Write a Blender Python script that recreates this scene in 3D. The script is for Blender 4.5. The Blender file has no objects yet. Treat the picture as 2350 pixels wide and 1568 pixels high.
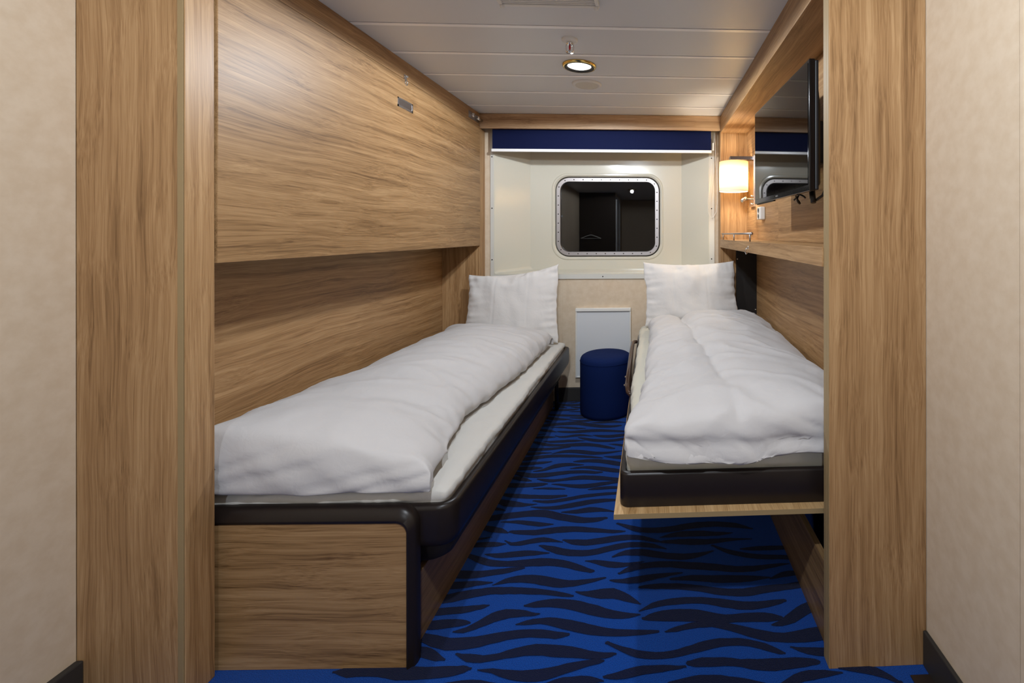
import bpy, bmesh, math, random, zlib, base64
import numpy as np
from mathutils import Vector, Matrix, noise

random.seed(7)
sc = bpy.context.scene
col = sc.collection

# ------------------------------------------------------------------ camera
cam_data = bpy.data.cameras.new('camera')
cam_data.sensor_width = 36.0
cam_data.lens = 16.0
cam_data.shift_x = (1175 - 1544.08) / 2350
cam_data.shift_y = (537.56 - 784) / 2350
cam_data.clip_start = 0.02
cam = bpy.data.objects.new('camera', cam_data)
col.objects.link(cam)
cam.matrix_world = (Matrix.Translation((0, 0, 1.2598)) @ Matrix.Rotation(-0.0472, 4, 'Z')
                    @ Matrix.Rotation(math.radians(90), 4, 'X') @ Matrix.Rotation(-0.001, 4, 'Z'))
sc.camera = cam

# ------------------------------------------------------------------ world and exposure
w = bpy.data.worlds.new('night')
sc.world = w
w.use_nodes = True
w.node_tree.nodes['Background'].inputs[0].default_value = (0.0015, 0.003, 0.006, 1)
w.node_tree.nodes['Background'].inputs[1].default_value = 1.0
sc.view_settings.view_transform = 'Standard'
sc.view_settings.look = 'None'
sc.view_settings.exposure = 0.32
sc.view_settings.gamma = 1.0
sc.view_settings.use_curve_mapping = False

DOWNLIGHTS = [  # x, y, watts
    (-0.373, 2.387, 39.0),
    (-0.22, 0.30, 62.0),
    (-0.38, -1.6, 40.0),
]
DOWN_COLOR = (0.88, 0.95, 1.03)
LAMP_WATT = 6.8
LAMP_COLOR = (1.0, 0.88, 0.70)

# ------------------------------------------------------------------ scene helpers
def tag(o, label=None, cat=None, group=None, kind=None):
    if label: o['label'] = label
    if cat: o['category'] = cat
    if group: o['group'] = group
    if kind: o['kind'] = kind
    return o

ROOT = {}
def thing(name, label, cat, loc, group=None):
    o = bpy.data.objects.new(name, None)
    o.empty_display_size = 0.05
    col.objects.link(o)
    o.location = loc
    ROOT[o] = Vector(loc)
    return tag(o, label, cat, group)

def base_of(o):
    while o.parent: o = o.parent
    return ROOT.get(o, Vector((0, 0, 0)))

def obj(name, bm, mats, parent=None, loc=None, smooth=False, bevel=0.0, seg=2, subsurf=0, label=None, auto=None):
    """link a bmesh (built in world coordinates) as ONE mesh object"""
    me = bpy.data.meshes.new(name)
    if isinstance(bm, bmesh.types.BMesh):
        bm.normal_update()
        bm.to_mesh(me); bm.free()
    else:
        me.from_pydata(bm[0], [], bm[1]); me.update()
    o = bpy.data.objects.new(name, me)
    col.objects.link(o)
    off = base_of(parent) if parent else Vector(loc if loc else (0, 0, 0))
    if off.length > 0:
        me.transform(Matrix.Translation(-off))
    if parent: o.parent = parent
    else:
        o.location = off
        ROOT[o] = off
    for m in (mats if isinstance(mats, (list, tuple)) else [mats]): me.materials.append(m)
    if smooth:
        for p in me.polygons: p.use_smooth = True
        if auto:
            me.set_sharp_from_angle(angle=math.radians(auto))
    if bevel:
        b = o.modifiers.new('bevel', 'BEVEL'); b.width = bevel; b.segments = seg; b.limit_method = 'ANGLE'; b.angle_limit = math.radians(40)
        b.harden_normals = False
    if subsurf:
        s = o.modifiers.new('subd', 'SUBSURF'); s.levels = subsurf; s.render_levels = subsurf
    if label: o['label'] = label
    return o

def B(): return bmesh.new()

def box(bm, x0, x1, y0, y1, z0, z1, mi=0):
    v = [bm.verts.new((x, y, z)) for x in (x0, x1) for y in (y0, y1) for z in (z0, z1)]
    for f in ((0, 1, 3, 2), (4, 6, 7, 5), (0, 4, 5, 1), (2, 3, 7, 6), (0, 2, 6, 4), (1, 5, 7, 3)):
        bm.faces.new([v[i] for i in f]).material_index = mi
    return bm

def bx(*a): return box(B(), *a)

def frame_of(d):
    d = Vector(d).normalized()
    up = Vector((0, 0, 1)) if abs(d.z) < 0.95 else Vector((1, 0, 0))
    a = d.cross(up).normalized(); b = d.cross(a).normalized()
    return a, b

def tube(bm, pts, r, seg=12, cap=True, mi=0, closed=False):
    pts = [Vector(p) for p in pts]
    n = len(pts); rings = []
    rr = r if isinstance(r, (list, tuple)) else [r] * n
    a = b = None
    for i, p in enumerate(pts):
        if closed: d = pts[(i + 1) % n] - pts[i - 1]
        else: d = (pts[min(i + 1, n - 1)] - pts[max(i - 1, 0)])
        d.normalize()
        if a is None: a, b = frame_of(d)
        else:
            a = (a - d * a.dot(d)).normalized(); b = d.cross(a).normalized()
        rings.append([bm.verts.new(p + (a * math.cos(t) + b * math.sin(t)) * rr[i]) for t in [2 * math.pi * k / seg for k in range(seg)]])
    m = n if closed else n - 1
    for i in range(m):
        r0, r1 = rings[i], rings[(i + 1) % n]
        for k in range(seg):
            f = bm.faces.new((r0[k], r0[(k + 1) % seg], r1[(k + 1) % seg], r1[k])); f.material_index = mi; f.smooth = True
    if cap and not closed:
        bm.faces.new(rings[0][::-1]).material_index = mi; bm.faces.new(rings[-1]).material_index = mi
    return bm

def lathe(bm, prof, c, axis='Z', seg=48, mi=0):
    """profile of (radius, height) around an axis through c"""
    c = Vector(c); rings = []
    def pt(r, h, t):
        x, y = r * math.cos(t), r * math.sin(t)
        return c + (Vector((x, y, h)) if axis == 'Z' else Vector((h, x, y)) if axis == 'X' else Vector((y, h, x)))
    for r, h in prof:
        if r < 1e-6: rings.append([bm.verts.new(pt(0, h, 0))])
        else: rings.append([bm.verts.new(pt(r, h, 2 * math.pi * k / seg)) for k in range(seg)])
    for a, b in zip(rings, rings[1:]):
        for k in range(seg):
            k2 = (k + 1) % seg
            if len(a) == 1 and len(b) == 1: continue
            if len(a) == 1: f = bm.faces.new((a[0], b[k2], b[k]))
            elif len(b) == 1: f = bm.faces.new((a[k], a[k2], b[0]))
            else: f = bm.faces.new((a[k], a[k2], b[k2], b[k]))
            f.material_index = mi; f.smooth = True
    bmesh.ops.recalc_face_normals(bm, faces=bm.faces)
    return bm

def rrect(x0, x1, z0, z1, r, n=8, rs=None):
    """rounded rectangle outline, counter-clockwise; rs = radius per corner (br, tr, tl, bl)"""
    rs = rs or (r, r, r, r)
    out = []
    for (cx, cz, a0, rr) in ((x1, z0, -90, rs[0]), (x1, z1, 0, rs[1]), (x0, z1, 90, rs[2]), (x0, z0, 180, rs[3])):
        sx = -1 if cx == x1 else 1; sz = 1 if cz == z0 else -1
        if rr < 1e-6: out.append((cx, cz)); continue
        ox, oz = cx + sx * rr, cz + sz * rr
        for k in range(n + 1):
            t = math.radians(a0 + 90 * k / n)
            out.append((ox + rr * math.cos(t), oz + rr * math.sin(t)))
    return out

def loft(bm, loops, mi=0, cap0=True, cap1=True, smooth=True):
    vs = [[bm.verts.new(p) for p in lp] for lp in loops]
    n = len(vs[0])
    for a, b in zip(vs, vs[1:]):
        for k in range(n):
            f = bm.faces.new((a[k], a[(k + 1) % n], b[(k + 1) % n], b[k])); f.material_index = mi; f.smooth = smooth
    if cap0: bm.faces.new(vs[0][::-1]).material_index = mi
    if cap1: bm.faces.new(vs[-1]).material_index = mi
    bmesh.ops.recalc_face_normals(bm, faces=bm.faces)
    return bm

def ins(loop2, d):
    """shrink a convex 2-d loop by d (approximate, towards its inside along normals)"""
    n = len(loop2); out = []
    for i in range(n):
        a = Vector(loop2[i - 1]); b = Vector(loop2[i]); c = Vector(loop2[(i + 1) % n])
        t1 = (b - a).normalized() if (b - a).length > 1e-9 else (c - b).normalized()
        t2 = (c - b).normalized() if (c - b).length > 1e-9 else t1
        nrm = Vector((-(t1.y + t2.y), t1.x + t2.x)).normalized()
        k = max(0.5, nrm.dot(Vector((-t1.y, t1.x))))
        p = b + nrm * (d / k)
        out.append((p.x, p.y))
    return out

# ------------------------------------------------------------------ materials
def srgb(r, g, b):
    f = lambda c: (c / 255 / 12.92) if c / 255 <= 0.04045 else ((c / 255 + 0.055) / 1.055) ** 2.4
    return (f(r), f(g), f(b), 1)

def mat(name, color, rough=0.5, metal=0.0, spec=0.5, bump=None, coat=0.0):
    m = bpy.data.materials.new(name); m.use_nodes = True
    nt = m.node_tree; p = nt.nodes['Principled BSDF']
    p.inputs['Base Color'].default_value = color
    p.inputs['Roughness'].default_value = rough
    p.inputs['Metallic'].default_value = metal
    p.inputs['Specular IOR Level'].default_value = spec
    p.inputs['Coat Weight'].default_value = coat
    if bump:
        tc = nt.nodes.new('ShaderNodeTexCoord'); n = nt.nodes.new('ShaderNodeTexNoise'); b = nt.nodes.new('ShaderNodeBump')
        n.inputs['Scale'].default_value = bump[0]; n.inputs['Detail'].default_value = 3
        b.inputs['Strength'].default_value = bump[1]; b.inputs['Distance'].default_value = bump[2]
        nt.links.new(tc.outputs['Object'], n.inputs['Vector']); nt.links.new(n.outputs['Fac'], b.inputs['Height'])
        nt.links.new(b.outputs['Normal'], p.inputs['Normal'])
    return m

def mottled(name, c1, c2, scale, rough=0.6, spec=0.3, stretch=(1, 1, 1), bump=0.0, detail=4):
    m = mat(name, c1, rough, spec=spec); nt = m.node_tree; p = nt.nodes['Principled BSDF']
    tc = nt.nodes.new('ShaderNodeTexCoord'); mp = nt.nodes.new('ShaderNodeMapping'); n = nt.nodes.new('ShaderNodeTexNoise'); r = nt.nodes.new('ShaderNodeValToRGB')
    mp.inputs['Scale'].default_value = stretch
    n.inputs['Scale'].default_value = scale; n.inputs['Detail'].default_value = detail; n.inputs['Roughness'].default_value = 0.6
    r.color_ramp.elements[0].color = c1; r.color_ramp.elements[0].position = 0.35
    r.color_ramp.elements[1].color = c2; r.color_ramp.elements[1].position = 0.65
    nt.links.new(tc.outputs['Object'], mp.inputs[0]); nt.links.new(mp.outputs[0], n.inputs['Vector'])
    nt.links.new(n.outputs['Fac'], r.inputs[0]); nt.links.new(r.outputs[0], p.inputs['Base Color'])
    if bump:
        b = nt.nodes.new('ShaderNodeBump'); b.inputs['Strength'].default_value = 1; b.inputs['Distance'].default_value = bump
        nt.links.new(n.outputs['Fac'], b.inputs['Height']); nt.links.new(b.outputs[0], p.inputs['Normal'])
    return m

def wood(name, axis, seed=0.0, dark=(114, 82, 50), mid=(158, 121, 81), light=(190, 154, 111), rough=0.42):
    """striped oak laminate: grain runs along axis 0, 1 or 2 of the object"""
    m = bpy.data.materials.new(name); m.use_nodes = True
    nt = m.node_tree; L = nt.links.new; p = nt.nodes['Principled BSDF']
    p.inputs['Roughness'].default_value = rough; p.inputs['Specular IOR Level'].default_value = 0.35
    def N(t, **k):
        n = nt.nodes.new(t)
        for a, v in k.items(): setattr(n, a, v)
        return n
    tc = N('ShaderNodeTexCoord'); mp = N('ShaderNodeMapping')
    mp.inputs['Location'].default_value = (seed * 3.1, seed * 1.7, seed * 2.3)
    L(tc.outputs['Object'], mp.inputs[0])
    def aniso(along, across):
        s = [across] * 3; s[axis] = along
        q = N('ShaderNodeMapping'); q.inputs['Scale'].default_value = s
        return q
    # slow waviness that bends the grain
    qa = aniso(1.3, 5.0); L(mp.outputs[0], qa.inputs[0])
    nw = N('ShaderNodeTexNoise'); nw.inputs['Scale'].default_value = 1.0; nw.inputs['Detail'].default_value = 2.0
    L(qa.outputs[0], nw.inputs['Vector'])
    sub = N('ShaderNodeVectorMath', operation='SUBTRACT'); L(nw.outputs['Color'], sub.inputs[0]); sub.inputs[1].default_value = (.5, .5, .5)
    scl = N('ShaderNodeVectorMath', operation='SCALE'); scl.inputs['Scale'].default_value = 0.075; L(sub.outputs[0], scl.inputs[0])
    add = N('ShaderNodeVectorMath', operation='ADD'); L(mp.outputs[0], add.inputs[0]); L(scl.outputs[0], add.inputs[1])
    def layer(along, across, detail, rough_, src):
        q = aniso(along, across); L(src, q.inputs[0])
        n = N('ShaderNodeTexNoise'); n.inputs['Scale'].default_value = 1.0; n.inputs['Detail'].default_value = detail; n.inputs['Roughness'].default_value = rough_
        L(q.outputs[0], n.inputs['Vector']); return n.outputs['Fac']
    broad = layer(0.7, 26, 2, 0.5, add.outputs[0])
    streak = layer(1.6, 95, 3, 0.6, add.outputs[0])
    fine = layer(5.0, 420, 2, 0.6, add.outputs[0])
    def mad(a, k, b):
        n = N('ShaderNodeMath', operation='MULTIPLY_ADD'); L(a, n.inputs[0]); n.inputs[1].default_value = k
        if isinstance(b, float): n.inputs[2].default_value = b
        else: L(b, n.inputs[2])
        return n.outputs[0]
    s = mad(broad, 0.34, 0.0); s = mad(streak, 0.40, s); s = mad(fine, 0.34, s)
    r = N('ShaderNodeValToRGB'); e = r.color_ramp.elements
    e[0].position = 0.37; e[0].color = srgb(*dark); e[1].position = 0.72; e[1].color = srgb(*light)
    x = e.new(0.52); x.color = srgb(*mid)
    L(s, r.inputs[0]); L(r.outputs[0], p.inputs['Base Color'])
    b = N('ShaderNodeBump'); b.inputs['Strength'].default_value = 0.25; b.inputs['Distance'].default_value = 0.0006
    L(streak, b.inputs['Height']); L(b.outputs[0], p.inputs['Normal'])
    return m

WX = wood('wood_grain_across', 0, 1.0)
WY = wood('wood_grain_deep', 1, 2.0)
WZ = wood('wood_grain_upright', 2, 3.0)
WZB = wood('wood_grain_upright_pale', 2, 5.0)
EDGE = mat('edge_band', srgb(150, 128, 92), 0.5, spec=0.3)
EDGEL = mat('edge_band_pale', srgb(196, 168, 126), 0.45, spec=0.3)
BEIGE = mottled('beige_wall_covering', srgb(206, 186, 160), srgb(214, 196, 172), 26, 0.55, 0.35, stretch=(1, 1, 1), detail=5)
DARKGREY = mat('dark_grey_skirting', srgb(46, 43, 40), 0.55)
CREAM = mat('cream_moulded_plastic', srgb(208, 203, 187), 0.16, spec=0.5)
FLANGE = mat('pale_grey_flange', srgb(206, 204, 196), 0.35)
CEIL = mat('ceiling_panel', srgb(217, 219, 221), 0.38, spec=0.45)
WHITEP = mat('white_profile', srgb(252, 252, 252), 0.3)
BLACKGAP = mat('dark_gap', srgb(28, 24, 22), 0.8)
BROWN = mat('dark_brown_plastic', srgb(31, 24, 21), 0.36, spec=0.35)
BLACKM = mat('black_metal', srgb(22, 19, 18), 0.45)
CHROME = mat('chrome', (0.78, 0.78, 0.78, 1), 0.12, 1.0)
STEEL = mat('brushed_steel', (0.42, 0.39, 0.38, 1), 0.42, 1.0, bump=(60, 0.05, 0.001))
GOLD = mat('brass_ring', (0.80, 0.58, 0.20, 1), 0.16, 1.0)
NAVY = mat('navy_blind_fabric', srgb(12, 21, 58), 0.8, spec=0.15, bump=(900, 0.3, 0.0005))
STOOL = mottled('navy_upholstery', srgb(8, 26, 70), srgb(12, 34, 84), 700, 0.85, 0.15, bump=0.0004, detail=2)
WHITEPLASTIC = mat('white_plastic', srgb(226, 224, 218), 0.4)
GREYWHITE = mat('white_painted_metal', srgb(214, 216, 218), 0.4)
TVBLACK = mat('gloss_black', srgb(10, 11, 14), 0.12, spec=0.5)
TVSCREEN = mat('tv_screen', srgb(3, 3, 4), 0.03, spec=0.4)
TVBACK = mat('matt_black', srgb(14, 15, 18), 0.5)
RED = mat('red_bulb', srgb(190, 10, 22), 0.2)
SCREW = mat('screw_dark', srgb(60, 55, 50), 0.4, 0.6)
BUMPER = mat('brown_smoked_plastic', srgb(70, 50, 40), 0.12, spec=0.6)
DOORGREY = mat('door_grey', srgb(200, 202, 206), 0.4)

def linen(name, c, stripe=0.0):
    m = mat(name, c, 0.85, spec=0.12); nt = m.node_tree; p = nt.nodes['Principled BSDF']
    p.inputs['Sheen Weight'].default_value = 0.15
    tc = nt.nodes.new('ShaderNodeTexCoord'); n = nt.nodes.new('ShaderNodeTexNoise'); b = nt.nodes.new('ShaderNodeBump')
    n.inputs['Scale'].default_value = 22; n.inputs['Detail'].default_value = 4; n.inputs['Distortion'].default_value = 0.6
    b.inputs['Strength'].default_value = 0.35; b.inputs['Distance'].default_value = 0.006
    nt.links.new(tc.outputs['Object'], n.inputs['Vector']); nt.links.new(n.outputs['Fac'], b.inputs['Height']); nt.links.new(b.outputs[0], p.inputs['Normal'])
    return m
LINEN = linen('white_cotton', srgb(196, 193, 192))
PILLOWCASE = linen('white_pillowcase', srgb(216, 212, 208))
SHEET = linen('white_sheet', srgb(197, 194, 188))
CREAMSHEET = linen('cream_sheet', srgb(200, 195, 180))

def carpet(name, c1, c2):
    m = mottled(name, c1, c2, 420, 0.95, 0.05, bump=0.002, detail=3)
    m.node_tree.nodes['Principled BSDF'].inputs['Sheen Weight'].default_value = 0.1
    return m
CARPET = carpet('blue_carpet', srgb(0, 46, 116), srgb(4, 74, 164))
CARPETD = carpet('navy_carpet_stripe', srgb(4, 12, 40), srgb(10, 22, 58))

def emit(name, c, s):
    m = mat(name, c, 0.5); p = m.node_tree.nodes['Principled BSDF']
    p.inputs['Emission Color'].default_value = c; p.inputs['Emission Strength'].default_value = s
    return m
BULB = emit('lamp_glass', (1.0, 0.97, 0.90, 1), 6.0)

def shade_mat():
    m = mat('lamp_shade_fabric', srgb(250, 236, 205), 0.8, spec=0.1)
    nt = m.node_tree; p = nt.nodes['Principled BSDF']; out = nt.nodes['Material Output']
    t = nt.nodes.new('ShaderNodeBsdfTranslucent'); t.inputs[0].default_value = srgb(255, 240, 205)
    mx = nt.nodes.new('ShaderNodeMixShader'); mx.inputs[0].default_value = 0.6
    nt.links.new(p.outputs[0], mx.inputs[1]); nt.links.new(t.outputs[0], mx.inputs[2]); nt.links.new(mx.outputs[0], out.inputs[0])
    return m
SHADE = shade_mat()

def glass_mat():
    m = mat('window_glass', (1, 1, 1, 1), 0.0, spec=0.6)
    p = m.node_tree.nodes['Principled BSDF']; p.inputs['Transmission Weight'].default_value = 1.0; p.inputs['IOR'].default_value = 1.5
    return m
GLASS = glass_mat()

# ------------------------------------------------------------------ key planes of the cabin (metres)
XL, XR = -1.2446, 0.5135          # faces of the fitted units
XBL, XBR = -1.511, 0.780          # back boards behind the beds
XWL, XWR = -1.530, 0.803          # walls
ZC = 2.138
YP1, YP2 = 1.274, 1.3586          # left front pilaster
YE1, YE2 = 1.2946, 1.3347         # right end panel
YV, YB = 3.363, 3.473             # rear partitions, outer wall
YREAR, YEND = -2.3, -4.4

def structure(name, bm, mats, **k):
    o = obj(name, bm, mats, **k); o['kind'] = 'structure'; return o

# ------------------------------------------------------------------ floor with the carpet's wavy stripes
STROKES = "-714,2236,10.5 -652,2222,17.5 -562,2211,16 -474,2205,15.5 -418,2212,9;-554,2177,5 -488,2166,13 -412,2180,14 -330,2203,14 -244,2216,12.5 -174,2222,10.5 -91,2220,4.5;-552,2128,3.5 -494,2118,10.5 -428,2120,16 -348,2140,20 -266,2160,17.5 -181,2166,10 -123,2158,4;-732,2187,13 -680,2165,24.5 -619,2151,19 -573,2146,9.5 -536,2150,2.5;-759,2136,14.5 -698,2117,10 -668,2108,3;-404,2082,4 -339,2084,16.5 -286,2095,20 -230,2090,13.5 -174,2077,3.5;-758,2042,15 -684,2058,23 -607,2072,22.5 -528,2080,24.5 -473,2074,26 -415,2052,24.5 -330,2026,22 -275,2018,17.5 -233,2022,14.5 -207,2029,8.5;-657,2024,2.5 -592,2021,10.5 -537,2010,14.5 -482,1999,13.5 -430,1997,3.5;-752,2000,12.5 -682,1976,18 -637,1964,14.5 -607,1951,4;-591,1956,8 -557,1950,13.5 -494,1946,17 -446,1952,20 -380,1960,20 -319,1959,18 -240,1948,14.5 -162,1936,10.5 -116,1936,4;-738,1909,9 -682,1920,4.5 -664,1924,1.5;-754,1877,13 -668,1879,16 -624,1878,12.5 -595,1880,3.5;-599,1899,3 -570,1879,9 -532,1880,13.5 -496,1890,15 -448,1898,15 -407,1891,9 -366,1880,2.5;-362,1892,3.5 -326,1879,15 -266,1872,18.5 -207,1880,19.5 -148,1891,18 -83,1896,15.5 -32,1886,13 9,1870,10.5 42,1860,3;-449,1862,4.5 -416,1847,14 -354,1823,19 -295,1812,17 -233,1814,17 -172,1832,17 -115,1847,16 -56,1850,14.5 9,1838,12.5 56,1819,3;-652,1822,3 -607,1813,12 -556,1816,15.5 -506,1820,17 -458,1820,12.5 -406,1818,2.5;-734,1827,7 -676,1797,16.5 -611,1772,17 -554,1766,14 -495,1766,18.5 -427,1769,21.5 -370,1764,19.5 -312,1748,18 -262,1727,15 -226,1712,8.5;-254,1766,2 -217,1760,9.5 -164,1744,15.5 -108,1738,12 -62,1746,6 -30,1751,1.5;-770,1720,18.5 -712,1718,20.5 -658,1715,18 -611,1720,15.5 -552,1728,14 -509,1736,9.5 -483,1740,4.5;-768,1668,14.5 -682,1666,17.5 -629,1672,11.5 -577,1673,3;-569,1661,2 -535,1676,11.5 -494,1686,16.5 -441,1684,20 -381,1670,21.5 -322,1656,18.5 -257,1658,12.5 -206,1668,8.5 -172,1677,4;-772,1595,16 -680,1612,21.5 -624,1625,19 -564,1634,16.5 -500,1632,15.5 -435,1627,14 -369,1618,12 -312,1606,9.5 -276,1598,3.5;-267,1615,2 -228,1606,11 -176,1602,21.5 -134,1602,23 -95,1586,18.5 -60,1566,10.5 -39,1552,2;-774,1552,12.5 -719,1552,15 -657,1554,15 -606,1560,12.5 -572,1565,9 -554,1570,3.5;-428,1564,3.5 -394,1567,13 -346,1570,17 -296,1565,20 -240,1550,22 -184,1530,22 -126,1512,16 -74,1507,9.5 -42,1508,3.5;-788,1504,14 -726,1500,16.5 -680,1501,18 -635,1503,15.5 -604,1504,10.5 -590,1503,3.5;-625,1471,3 -593,1476,10 -562,1493,17 -530,1515,23 -488,1530,20.5 -442,1533,15 -400,1527,8.5 -374,1527,3.5;-436,1489,2 -408,1494,8.5 -362,1499,11.5 -314,1492,16.5 -260,1477,19.5 -200,1460,19 -140,1446,14.5 -82,1442,12.5 -25,1441,9 18,1441,4;-770,1469,9 -720,1458,13.5 -675,1442,19.5 -625,1428,20.5 -573,1428,21.5 -524,1434,20.5 -470,1446,17.5 -408,1454,14.5 -350,1452,14.5 -300,1443,12 -267,1444,6.5;-758,1418,8.5 -702,1408,14.5 -669,1398,16.5 -638,1385,12 -614,1376,3;-584,1392,3 -546,1379,12 -502,1373,12 -458,1378,11.5 -408,1390,16 -354,1396,18.5 -299,1390,19.5 -243,1382,18 -187,1372,13.5 -140,1367,10 -111,1370,4;-911,1352,3.5 -865,1351,17 -825,1352,17 -776,1349,17 -723,1340,20.5 -633,1336,18.5 -581,1338,16.5 -549,1341,13 -528,1344,4.5;-500,1339,2 -460,1334,7.5 -404,1320,13 -351,1314,18 -300,1317,19 -251,1330,15.5 -200,1342,11.5 -166,1348,9.5 -146,1350,4.5;-583,1302,2 -533,1303,7 -482,1300,7.5 -429,1292,3.5;-309,1282,3 -271,1290,10.5 -228,1293,12.5 -176,1294,10.5 -138,1289,2.5;-150,1784,3.5 -104,1804,14.5 -34,1801,18.5 42,1781,18 128,1769,17 187,1778,12.5 242,1796,3.5;-120,1695,4 -82,1716,14 -16,1731,15.5 68,1732,17 152,1720,19 236,1708,18.5 318,1694,16.5 402,1696,13.5 462,1706,9.5 520,1712,3;-150,1662,2.5 -106,1657,10 -42,1662,16.5 23,1674,13 111,1686,3;-39,1624,5.5 12,1625,12 91,1622,13.5 169,1608,14.5 246,1590,15.5 324,1584,17.5 404,1594,16.5 487,1602,13.5 544,1610,13.5 624,1610,7;-39,1522,3 1,1542,11.5 52,1554,13.5 113,1558,14 174,1555,14.5 238,1542,17.5 312,1527,18 362,1527,14.5 416,1534,12.5 453,1542,6;-24,1492,6 10,1497,17.5 69,1499,23.5 133,1496,24.5 195,1485,22 243,1478,16 302,1480,17 375,1478,18.5 418,1472,8.5;386,1447,2 417,1452,11.5 464,1475,22 506,1500,22.5 552,1516,18.5 589,1520,6;74,1657,6 147,1658,14.5 228,1650,18 308,1646,18 380,1646,12 432,1647,3;433,1640,3 482,1659,13 534,1664,11 578,1662,3.5;45,1439,3 80,1446,9.5 129,1457,11 192,1459,11 248,1446,13.5 300,1427,17 358,1408,18.5 416,1400,17 474,1403,22 547,1410,23.5 618,1410,10.5;-136,1408,5 -89,1384,9.5 -44,1367,13 10,1358,12 62,1360,11.5 122,1374,14.5 182,1388,16 238,1393,13 297,1388,12.5 348,1370,12.5 380,1354,9.5 396,1348,3.5;424,1366,2.5 466,1352,10.5 522,1345,14 588,1340,7.5;114,1329,9 148,1330,14.5 210,1329,13 262,1322,13 312,1315,18 378,1314,19 444,1316,15 482,1316,8;-134,1300,3.5 -117,1300,7.5 -76,1306,13.5 -25,1315,14 30,1317,10 96,1319,3;50,1272,4.5 134,1279,13 218,1273,12 298,1256,10.5 338,1248,4.5;360,1252,6.5 430,1274,15 496,1279,10 544,1279,2;546,1294,4.5 628,1282,13 664,1267,13 694,1244,6;-147,1986,5 -82,1953,15 -18,1934,16.5 77,1936,19.5 174,1956,20 270,1961,18 365,1947,17 424,1924,6;38,1886,3.5 106,1901,16 200,1902,18.5 287,1897,11 338,1900,2.5;44,1858,7 134,1854,18 225,1850,16 318,1858,10.5 410,1858,2.5;246,1826,5.5 284,1798,12.5 350,1770,14.5 416,1755,14 525,1746,12;356,1800,3.5 427,1800,12.5 535,1800,11 606,1796,3.5"
def make_floor():
    bm = B()
    vs = [bm.verts.new(p) for p in ((-1.6, YEND, 0), (0.9, YEND, 0), (0.9, 3.6, 0), (-1.6, 3.6, 0))]
    bm.faces.new(vs)
    rnd = random.Random(3)
    strokes = [[tuple(float(q) / 1000 for q in p.split(',')) for p in s.split(' ')] for s in STROKES.split(';')]
    def cr(a, b, c, d, t):
        return 0.5 * (2 * b + (c - a) * t + (2 * a - 5 * b + 4 * c - d) * t * t + (3 * b - a - 3 * c + d) * t ** 3)
    for k in range(-5, 3):
        for si, s in enumerate(strokes):
            P = [s[0]] + s + [s[-1]]
            pts = []
            for i in range(1, len(P) - 2):
                n = max(2, int(abs(P[i + 1][0] - P[i][0]) / (0.02 if k >= 0 else 0.06)))
                for j in range(n):
                    pts.append([cr(P[i - 1][q], P[i][q], P[i + 1][q], P[i + 2][q], j / n) for q in range(3)])
            pts.append(list(s[-1]))
            x0, x1 = pts[0][0], pts[-1][0]
            up = []; dn = []
            # rounded tips
            r0 = max(pts[0][2], 0.002); r1 = max(pts[-1][2], 0.002)
            head = [(x0 - r0 * 1.6, pts[0][1], 0.0006), (x0 - r0 * 1.1, pts[0][1], r0 * 0.72)]
            tail = [(x1 + r1 * 1.1, pts[-1][1], r1 * 0.72), (x1 + r1 * 1.6, pts[-1][1], 0.0006)]
            z = 0.0012 + 0.00004 * si + 0.00002 * (k % 2)
            for x, y, h in head + pts + tail:
                j1 = rnd.uniform(-.0012, .0012); j2 = rnd.uniform(-.0012, .0012)
                h = max(h, 0.0006)
                y += 0.977 * k
                up.append(bm.verts.new((x, min(y + h + j1, 3.46), z))); dn.append(bm.verts.new((x, min(y - h + j2, 3.459), z)))
            for i in range(len(up) - 1):
                f = bm.faces.new((dn[i], dn[i + 1], up[i + 1], up[i])); f.material_index = 1
    return structure('floor', bm, [CARPET, CARPETD])
make_floor()

# ------------------------------------------------------------------ ceiling of 300 mm panels with white joint profiles
def make_ceiling():
    bm = B()
    y0 = 1.9344
    ks = list(range(-21, 5))
    x0, x1 = XWL - 0.02, XWR + 0.02
    for k in ks:
        a = y0 + 0.3 * k
        b = a + 0.3 if k < 4 else 3.345
        box(bm, x0, x1, a + 0.030, b, ZC, ZC + 0.03, 0)
        box(bm, x0, x1, a + 0.007, a + 0.029, ZC - 0.0008, ZC + 0.03, 1)
        box(bm, x0, x1, a, a + 0.007, ZC + 0.014, ZC + 0.03, 2)
    box(bm, x0, x1, 3.345, 3.60, ZC + 0.002, ZC + 0.03, 1)
    return structure('ceiling', bm, [CEIL, WHITEP, BLACKGAP])
make_ceiling()

# ------------------------------------------------------------------ walls
structure('wall_left', bx(XWL - 0.06, XWL + 0.014, YREAR, YP1 - 0.001, 0, ZC), BEIGE)
def right_wall():
    bm = B()
    ys = [YEND, -2.05, -1.05, -0.05, 0.957, YE1 - 0.001]
    for a, b in zip(ys, ys[1:]): box(bm, XWR, XWR + 0.06, a, b - 0.0015, 0, ZC)
    box(bm, XWR + 0.006, XWR + 0.05, YEND, YE1, 0, ZC)
    return structure('wall_right', bm, BEIGE)
right_wall()
structure('wall_outer_left', bx(XBL - 0.08, XBL - 0.021, YP1, 3.66, 0, ZC), BEIGE)
structure('wall_outer_right', bx(XWR + 0.0, XWR + 0.06, YE1 + 0.001, 3.66, 0, ZC), BEIGE)

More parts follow.
